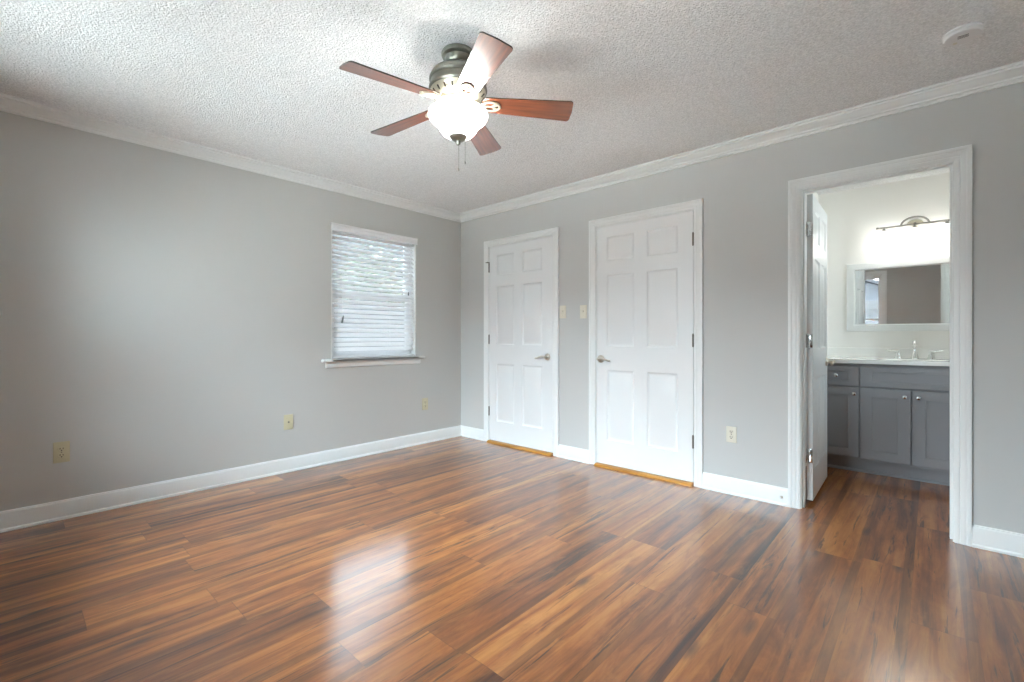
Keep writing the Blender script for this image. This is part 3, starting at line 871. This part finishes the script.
# ------------------------------------------------------------------ smoke detector
sd = empty('smoke_detector', (3.992, -0.598, CH))
tag(sd, 'round white smoke detector on the ceiling above the bathroom door', 'smoke detector')
bm = bmesh.new()
lathe(bm, [(0, 2.440), (0.064, 2.440), (0.066, 2.4369), (0.066, 2.4322), (0.062, 2.4299), (0, 2.4299)], (3.992, -0.598, 0), 48)
obj('mounting_base', bm, M_PLASTIC, sd, smooth=35)
bm = bmesh.new()
lathe(bm, [(0, 2.4306), (0.060, 2.4306), (0.0635, 2.4275), (0.0635, 2.4213), (0.060, 2.4150), (0.050, 2.4111), (0.030, 2.4096), (0, 2.4092)], (3.992, -0.598, 0), 48)
hs = obj('cover', bm, M_PLASTIC, sd, smooth=35)
bm = bmesh.new()
for k in range(3):
    y = -0.598 - 0.012 - 0.009 * k
    box(bm, 3.975, 4.010, y - 0.0015, y + 0.0015, 2.4090, 2.4107)
obj('sounder_slots', bm, M_SLOT, hs)
bm = bmesh.new(); lathe(bm, [(0, 2.4107), (0.008, 2.4107), (0.008, 2.4080), (0.006, 2.4076), (0, 2.4076)], (3.968, -0.575, 0), 16)
obj('test_button', bm, M_CREAM, hs, smooth=35)

# ------------------------------------------------------------------ wall plates
def plate(name, label, cat, pos, face, kind, m, w=0.0715, h=0.117, group=None):
    """face 'X': on the left wall (faces +X); 'Y': on the back wall (faces -Y). Local frame u across, d out of the wall"""
    x, y, z = pos
    root = empty(name, pos); tag(root, label, cat, group)
    if face == 'X': T = Matrix(((0, 0, 1, 0), (1, 0, 0, 0), (0, 1, 0, 0), (0, 0, 0, 1)))    # (u,v,d)->(d,u,v)
    else: T = Matrix(((1, 0, 0, 0), (0, 0, -1, 0), (0, 1, 0, 0), (0, 0, 0, 1)))
    def P(nm, bm, mm, par, sm=None):
        bm.transform(T); return obj(nm, bm, mm, par, local=True, smooth=sm)
    bm = bmesh.new(); box(bm, -w / 2, w / 2, -h / 2, h / 2, 0, 0.0062, 0.0028, seg=3)
    P('cover_plate', bm, m, root, 35)
    if kind == 'duplex':
        for dv in (0.0195, -0.0195):
            bm = bmesh.new()
            lathe(bm, [(0, 0.009), (0.0160, 0.009), (0.0172, 0.0078), (0.0172, 0.005), (0, 0.005)], (0, dv, 0), 28, sy=0.86)
            r = P('receptacle', bm, m, root, 35)
            bm = bmesh.new()
            box(bm, -0.0082, -0.0050, dv - 0.002, dv + 0.0085, 0.0086, 0.0096); box(bm, 0.0050, 0.0082, dv - 0.001, dv + 0.0075, 0.0086, 0.0096)
            lathe(bm, [(0, 0.0086), (0.0034, 0.0086), (0.0034, 0.0096), (0, 0.0096)], (0, dv - 0.0075, 0), 12)
            P('slots', bm, M_SLOT, r)
        scr = (0.0,)
    elif kind == 'coax':
        bm = bmesh.new(); lathe(bm, [(0, 0.018), (0.0028, 0.018), (0.0048, 0.016), (0.0048, 0.010), (0.0075, 0.010), (0.0075, 0.005), (0, 0.005)], (0, 0, 0), 14)
        P('connector', bm, M_HINGE, root, 35)
        scr = (0.042, -0.042)
    else:
        bm = bmesh.new(); box(bm, -0.0055, 0.0055, -0.0125, 0.0125, 0.005, 0.0072)
        r = P('toggle_slot', bm, m, root)
        bm = bmesh.new(); box(bm, -0.0042, 0.0042, -0.004, 0.0065, 0.006, 0.019, 0.0012)
        bm.transform(Matrix.Rotation(R(-18), 4, 'X'))
        P('toggle', bm, m, r)
        scr = (0.030, -0.030)
    for v in scr:
        bm = bmesh.new(); lathe(bm, [(0, 0.0078), (0.0022, 0.0075), (0.0032, 0.0062), (0.0032, 0.005), (0, 0.005)], (0, v, 0), 10)
        P('screw', bm, M_HINGE if kind == 'duplex' else M_NICKEL, root, 35)
    return root
plate('wall_outlet', 'ivory duplex outlet low on the left end of the window wall', 'outlet', (0, -3.197, 0.405), 'X', 'duplex', M_IVORY, 0.0735, 0.125)
plate('cable_socket', 'ivory cable plate with one centre connector, low on the window wall left of the window', 'outlet', (0, -1.868, 0.405), 'X', 'coax', M_IVORY, 0.0735, 0.122)
plate('wall_outlet', 'ivory outlet low on the window wall, nearest the corner', 'outlet', (0, -0.494, 0.405), 'X', 'duplex', M_IVORY, 0.0735, 0.122)
plate('wall_outlet', 'pale outlet low on the wall between the middle door and the bathroom doorway', 'outlet', (2.853, 0, 0.417), 'Y', 'duplex', M_CREAM, 0.070, 0.112)
plate('light_switch', 'pale toggle switch beside the corner door, left of the two switches', 'switch', (1.402, 0, 1.328), 'Y', 'toggle', M_CREAM)
plate('light_switch', 'pale toggle switch beside the middle door, right of the two switches', 'switch', (1.625, 0, 1.322), 'Y', 'toggle', M_CREAM)

# small door stop on the baseboard beside the bathroom doorway
ds = empty('door_stop', (3.165, -0.0135, 0.055))
tag(ds, 'tiny metal door stop on the baseboard left of the bathroom doorway', 'door stop')
bm = bmesh.new(); lathe(bm, [(0, 0), (0.009, 0), (0.009, -0.003), (0.004, -0.006), (0.0035, -0.020), (0, -0.020)], (3.165, -0.0135, 0.055), 14, 'Y')
obj('stem', bm, M_NICKEL, ds, smooth=35)
bm = bmesh.new(); lathe(bm, [(0, -0.019), (0.0042, -0.019), (0.0042, -0.024), (0.003, -0.026), (0, -0.026)], (3.165, -0.0135, 0.055), 14, 'Y')
obj('bumper', bm, M_PLASTIC, ds, smooth=35)

# ------------------------------------------------------------------ bathroom vanity
VX0, VX1 = 3.125, 4.445
VF = 1.212                                   # face frame plane
van = empty('vanity_cabinet', ((VX0 + VX1) / 2, 1.45, 0))
tag(van, 'grey shaker vanity cabinet under the white countertop in the bathroom', 'cabinet')
bm = bmesh.new(); box(bm, VX0, VX1, VF, BY1 - 0.001, 0.105, 0.8865)
obj('body', bm, M_CAB, van)
bm = bmesh.new(); box(bm, VX0, VX1, 1.278, BY1 - 0.02, 0, 0.106)
mould(bm, (VX0, 1.278, 0), (VX1, 1.278, 0), (0, -1, 0), (0, 0, 1), [(0, 0), (0.015, 0), (0.015, 0.006), (0.010, 0.015), (0.002, 0.019), (0, 0.019)])
obj('toe_kick', bm, M_CAB, van)
def shaker(bm, x0, x1, z0, z1, sw, rw, y0=None, t=0.019, rec=0.008):
    """frame-and-panel front, facing -Y"""
    yf = VF - t - 0.001
    def ring(xa, xb, za, zb, y): return [bm.verts.new(q) for q in ((xa, y, za), (xb, y, za), (xb, y, zb), (xa, y, zb))]
    o0 = ring(x0, x1, z0, z1, VF - 0.0008)
    o1 = ring(x0, x1, z0, z1, yf + 0.0015)
    o2 = ring(x0 + .0015, x1 - .0015, z0 + .0015, z1 - .0015, yf)
    i0 = ring(x0 + sw, x1 - sw, z0 + rw, z1 - rw, yf)
    i1 = ring(x0 + sw + .0015, x1 - sw - .0015, z0 + rw + .0015, z1 - rw - .0015, yf + rec)
    for a, b in ((o0, o1), (o1, o2), (o2, i0), (i0, i1)):
        for i in range(4): bm.faces.new((a[i], a[(i + 1) % 4], b[(i + 1) % 4], b[i]))
    bm.faces.new(i1); bm.faces.new(o0)
def knob(x, z, par):
    bm = bmesh.new()
    y = VF - 0.020
    lathe(bm, [(0, 0), (0.0075, 0), (0.0060, -0.004), (0.0055, -0.012), (0.0120, -0.017), (0.0155, -0.021), (0.0155, -0.025), (0.0120, -0.029), (0, -0.031)], (x, y, z), 20, 'Y')
    obj('knob', bm, M_CHROME, par, smooth=50)
def front(name, x0, x1, z0, z1, sw, rw, kn=None):
    bm = bmesh.new(); shaker(bm, x0, x1, z0, z1, sw, rw)
    o = obj(name, bm, M_CAB, van)
    if kn: knob(kn[0], kn[1], o)
front('drawer', 3.160, 3.457, 0.705, 0.862, 0.065, 0.040, (3.3085, 0.786))
front('door', 3.160, 3.457, 0.128, 0.694, 0.068, 0.068, (3.428, 0.643))
front('false_drawer_front', 3.466, 4.108, 0.705, 0.862, 0.078, 0.038)
front('door', 3.466, 3.774, 0.128, 0.694, 0.076, 0.070, (3.738, 0.642))
front('door', 3.782, 4.108, 0.128, 0.694, 0.076, 0.070, (3.818, 0.642))
front('drawer', 4.117, 4.414, 0.705, 0.862, 0.065, 0.040, (4.2655, 0.786))
front('door', 4.117, 4.414, 0.128, 0.694, 0.068, 0.068, (4.146, 0.643))

# countertop with an oval basin
ct = empty('countertop', (3.787, 1.45, 0.877))
tag(ct, 'white vanity countertop with backsplash, on the grey cabinet', 'countertop')
bm = bmesh.new()
cx0, cx1, cy0, cy1, zt, zb = BX0 + 0.002, BX1 - 0.002, 1.172, BY1 - 0.0215, 0.919, 0.8870
ex, ey, ea, eb = 3.787, 1.415, 0.215, 0.150
angs = sorted([2 * PI * i / 44 for i in range(44)] + [math.atan2(y - ey, x - ex) % (2 * PI) for x in (cx0, cx1) for y in (cy0, cy1)])
inner, outer = [], []
for a in angs:
    ca, sa = math.cos(a), math.sin(a)
    inner.append(bm.verts.new((ex + ea * ca, ey + eb * sa, zt)))
    tt = min([((cx1 if ca > 0 else cx0) - ex) / ca if abs(ca) > 1e-9 else 1e9, ((cy1 if sa > 0 else cy0) - ey) / sa if abs(sa) > 1e-9 else 1e9])
    outer.append((ex + tt * ca, ey + tt * sa))
ot = [bm.verts.new((x, y, zt)) for x, y in outer]
om = [bm.verts.new((x, y, zb)) for x, y in outer]
n = len(angs)
for i in range(n):
    j = (i + 1) % n
    bm.faces.new((inner[i], ot[i], ot[j], inner[j])); bm.faces.new((ot[i], om[i], om[j], ot[j]))
prev = inner
for k, dz in ((0.97, -0.006), (0.88, -0.026)):
    cur = [bm.verts.new((ex + ea * k * math.cos(a), ey + eb * k * math.sin(a), zt + dz)) for a in angs]
    for i in range(n): bm.faces.new((prev[i], prev[(i + 1) % n], cur[(i + 1) % n], cur[i]))
    prev = cur
bm.faces.new(prev)
bm.faces.new(om)
obj('top_slab', bm, M_COUNTER, ct, smooth=30)
obj('backsplash', BX(cx0, cx1, BY1 - 0.021, BY1 - 0.001, 0.890, 1.004, 0.004), M_COUNTER, ct)

# faucet
fa = empty('faucet', (3.788, 1.605, 0.919))
tag(fa, 'chrome two-handle faucet on the white bathroom countertop', 'faucet')
zf = 0.9195
bm = bmesh.new()
lathe(bm, [(0, zf), (0.027, zf), (0.027, zf + 0.005), (0.022, zf + 0.020), (0.015, zf + 0.048), (0.011, zf + 0.062), (0.0105, zf + 0.085)], (3.788, 1.615, 0), 24)
pts = [(3.788, 1.615, zf + 0.080), (3.788, 1.614, zf + 0.105), (3.788, 1.606, zf + 0.128), (3.788, 1.588, zf + 0.142), (3.788, 1.565, zf + 0.142), (3.788, 1.545, zf + 0.132), (3.788, 1.532, zf + 0.114)]
tube(bm, pts, [0.0105, 0.011, 0.012, 0.0125, 0.013, 0.0135, 0.0135], 14)
obj('spout', bm, M_CHROME, fa, smooth=45)
for sx in (-1, 1):
    x = 3.786 + sx * 0.103
    bm = bmesh.new()
    lathe(bm, [(0, zf), (0.026, zf), (0.026, zf + 0.005), (0.021, zf + 0.018), (0.014, zf + 0.045), (0.013, zf + 0.058), (0.009, zf + 0.066), (0, zf + 0.068)], (x, 1.615, 0), 24)
    tube(bm, [(x, 1.613, zf + 0.058), (x + sx * 0.025, 1.608, zf + 0.064), (x + sx * 0.070, 1.603, zf + 0.070)], [0.008, 0.0065, 0.005], 10)
    obj('handle', bm, M_CHROME, fa, smooth=45)

# mirror
mi = empty('wall_mirror', (3.787, BY1, 1.45))
tag(mi, 'white framed rectangular mirror on the bathroom wall above the countertop', 'mirror')
mx0, mx1, mz0, mz1 = 3.320, 4.254, 1.150, 1.757
bm = bmesh.new()
MP = [(0, 0.0005), (0, 0.018), (0.004, 0.022), (0.052, 0.024), (0.056, 0.020), (0.062, 0.012), (0.064, 0.0005)]
q = [((mx0, mz0), (mx1, mz0), (0, 1)), ((mx1, mz0), (mx1, mz1), (-1, 0)), ((mx1, mz1), (mx0, mz1), (0, -1)), ((mx0, mz1), (mx0, mz0), (1, 0))]
for (xa, za), (xb, zb2), (dx, dz) in q:
    mould(bm, (xa, BY1, za), (xb, BY1, zb2), (dx, 0, dz), (0, -1, 0), MP, -1, -1)
obj('frame', bm, M_TRIM, mi, smooth=25)
obj('mirror_glass', BX(mx0 + 0.060, mx1 - 0.060, BY1 - 0.009, BY1 - 0.004, mz0 + 0.060, mz1 - 0.060), M_MIRROR, mi)

# vanity light
vl = empty('vanity_light', (3.787, BY1, 2.06))
tag(vl, 'three-shade nickel vanity light on the wall above the bathroom mirror', 'wall light')
LY = 1.632
bm = bmesh.new()
lathe(bm, [(0, -0.001), (0.055, -0.001), (0.055, -0.008), (0.048, -0.018), (0.026, -0.026), (0, -0.028)], (3.788, BY1, 2.050), 36, 'Y', sy=0.75)
obj('back_plate', bm, M_CREAMET, vl, smooth=35)
bm = bmesh.new(); tube(bm, [(3.788, BY1 - 0.020, 2.055), (3.788, 1.68, 2.050), (3.788, LY, 2.035)], 0.009, 10)
obj('stem', bm, M_SATIN, vl, smooth=35)
bm = bmesh.new()
tube(bm, [(3.545, LY, 2.030), (4.035, LY, 2.030)], 0.0095, 12)
for x in (3.545, 4.035): lathe(bm, [(0, -0.010), (0.012, -0.008), (0.0135, 0), (0.012, 0.008), (0, 0.010)], (x, LY, 2.030), 14, 'X')
obj('bar', bm, M_SATIN, vl, smooth=35)
bm = bmesh.new()
tube(bm, [(3.788 - 0.088 * math.cos(PI * i / 14), LY + 0.004, 2.030 + 0.064 * math.sin(PI * i / 14)) for i in range(15)], 0.0075, 8)
obj('arch', bm, M_SATIN, vl, smooth=35)
for x in (3.590, 3.786, 3.982):
    bm = bmesh.new(); lathe(bm, [(0, 2.024), (0.011, 2.024), (0.011, 2.012), (0.026, 2.008), (0.028, 1.992), (0, 1.991)], (x, LY, 0), 20)
    obj('socket', bm, M_SATIN, vl, smooth=35)
    bm = bmesh.new(); lathe(bm, [(0.026, 1.993), (0.072, 1.992), (0.078, 1.988), (0.0815, 1.858)], (x, LY, 0), 36, cap=False)
    s = obj('shade', bm, M_SHADE, vl, smooth=60)
    ld = bpy.data.lights.new('vanity_bulb', 'POINT'); ld.energy = VAN_W; ld.color = (1.0, 0.99, 0.965); ld.shadow_soft_size = 0.03
    lo = bpy.data.objects.new('vanity_bulb', ld); COL.objects.link(lo); lo.parent = vl; lo.location = V(x, LY, 1.925) - Vector(vl.location)

# ================================================================== outdoors
struct(obj('ground', BX(-40, 40, -40, YF - ET - 0.02, -0.55, -0.45), M_GRAVEL), 'gravel yard outside the front windows', 'ground')
struct(obj('ground', BX(-40, -ET - 0.02, YF - ET - 0.02, 40, -0.55, -0.45), M_MULCH), 'gravel yard outside the window of the left wall', 'ground')
struct(obj('patio', BX(-1.5, 6.5, -9.5, YF - ET - 0.03, -0.449, -0.40), M_REFLECTOR), 'pale concrete patio outside the front windows', 'patio')  # slab added to bounce sunlight up to the ceiling
struct(obj('ground', BX(XR + ET + 0.02, 40, YF - ET - 0.02, 40, -0.55, -0.45), M_GRAVEL), 'gravel yard outside the bathroom window', 'ground')
def fence(p0, p1, top, label):
    p0, p1 = Vector((*p0, 0)), Vector((*p1, 0))
    root = empty('board_fence', ((p0 + p1) / 2)[:2] + (-0.45,)); tag(root, label, 'fence')
    t = (p1 - p0); L = t.length; t.normalize(); nrm = V(-t.y, t.x, 0)
    ang = math.atan2(t.y, t.x)
    rot = Matrix.Translation(p0) @ Matrix.Rotation(ang, 4, 'Z')
    bm = bmesh.new()
    for i in range(int(L / 0.145)): box(bm, i * 0.145, i * 0.145 + 0.138, 0, 0.018, -0.42, top + random.uniform(-.012, .012))
    bm.transform(rot); obj('board_panel', bm, M_FENCE, root)
    for z in (-0.1, 0.8, top - 0.25):
        bm = bmesh.new(); box(bm, 0, L, 0.019, 0.058, z, z + 0.09); bm.transform(rot); obj('rail', bm, M_FENCE, root)
    for i in range(int(L / 2.4) + 1):
        bm = bmesh.new(); box(bm, i * 2.4, i * 2.4 + 0.09, 0.059, 0.149, -0.5, top + 0.03); bm.transform(rot); obj('post', bm, M_FENCE, root)
fence((-6.0, -2.0), (-6.0, 9.0), 1.95, 'grey board fence seen through the blind of the left window')
fence((-4.0, -10.0), (8.0, -10.0), 2.15, 'grey board fence seen through the front window in the mirror')

def tree(name, x, y, h, rad, cz, label, n):
    root = empty(name, (x, y, -0.45)); tag(root, label, 'tree')
    bm = bmesh.new()
    tube(bm, [(x, y, -0.5), (x + .05, y, 0.8), (x, y + .06, cz - .2), (x - .1, y, cz + rad * .5)], [0.16, 0.13, 0.09, 0.04], 10)
    for k in range(7):
        a = k * 0.9; r = rad * 0.7
        tube(bm, [(x, y, cz - 0.7 + .12 * k), (x + r * .5 * math.cos(a), y + r * .5 * math.sin(a), cz - .3 + .12 * k), (x + r * math.cos(a), y + r * math.sin(a), cz - .1 + .16 * k)], [0.05, 0.03, 0.012], 6)
    obj('trunk', bm, M_BARK, root, smooth=60)
    bm = bmesh.new(); rng = random.Random(n)
    cl = [(rng.uniform(-1, 1), rng.uniform(-1, 1), rng.uniform(-.8, .9)) for _ in range(26)]
    for _ in range(n):
        c = rng.choice(cl)
        d = V(rng.gauss(0, 1), rng.gauss(0, 1), rng.gauss(0, 1)).normalized() * rng.uniform(0.1, 0.42) * rad
        p = V(x + c[0] * rad * .8, y + c[1] * rad * .9, cz + c[2] * h * .5) + d
        u = V(rng.gauss(0, 1), rng.gauss(0, 1), rng.gauss(0, .6)).normalized(); w = u.cross(V(rng.gauss(0, 1), rng.gauss(0, 1), rng.gauss(0, 1))).normalized()
        s = rng.uniform(0.05, 0.09)
        f = [bm.verts.new(p - u * s), bm.verts.new(p - w * s * .45 + u * 0), bm.verts.new(p + u * s), bm.verts.new(p + w * s * .45)]
        bm.faces.new(f)
    obj('foliage', bm, M_LEAF, root)
tree('leafy_tree', -9.3, 5.3, 2.4, 1.6, 2.75, 'green tree behind the fence, right side of the left window view', 2600)
tree('leafy_tree', -13.5, 2.6, 2.0, 1.2, 2.4, 'lower green tree behind the fence, left side of the left window view', 1500)

ho = empty('neighbour_house', (0.5, -18.0, -0.45)); tag(ho, 'low grey gabled house beyond the front fence, seen in the mirror', 'house')
def gable(bm, x0, x1, xm, y0, y1, z0, ze, zr):
    a = [bm.verts.new((x, y0, z)) for x, z in ((x0, z0), (x1, z0), (x1, ze), (xm, zr), (x0, ze))]
    b = [bm.verts.new((x, y1, z)) for x, z in ((x0, z0), (x1, z0), (x1, ze), (xm, zr), (x0, ze))]
    bm.faces.new(a); bm.faces.new(b)
    for i in range(5): bm.faces.new((a[i], b[i], b[(i + 1) % 5], a[(i + 1) % 5]))
bm = bmesh.new(); gable(bm, -2.0, 4.5, 1.2, -22.0, -15.0, -0.5, 2.2, 3.5); obj('wall', bm, M_SIDING, ho)
bm = bmesh.new()
for xa, xb, za, zb2 in ((-2.35, 1.2, 2.09, 3.53), (4.85, 1.2, 2.09, 3.53)):
    t = (V(xb - xa, 0, zb2 - za)).normalized(); up = V(-t.z, 0, t.x) if t.x > 0 else V(t.z, 0, -t.x)
    q = [V(xa, 0, za), V(xb, 0, zb2), V(xb, 0, zb2) + up * 0.12, V(xa, 0, za) + up * 0.12]
    f0 = [bm.verts.new(p + V(0, -14.6, 0)) for p in q]; f1 = [bm.verts.new(p + V(0, -22.4, 0)) for p in q]
    bm.faces.new(f0); bm.faces.new(f1)
    for i in range(4): bm.faces.new((f0[i], f1[i], f1[(i + 1) % 4], f0[(i + 1) % 4]))
obj('roof', bm, M_SHINGLE, ho)
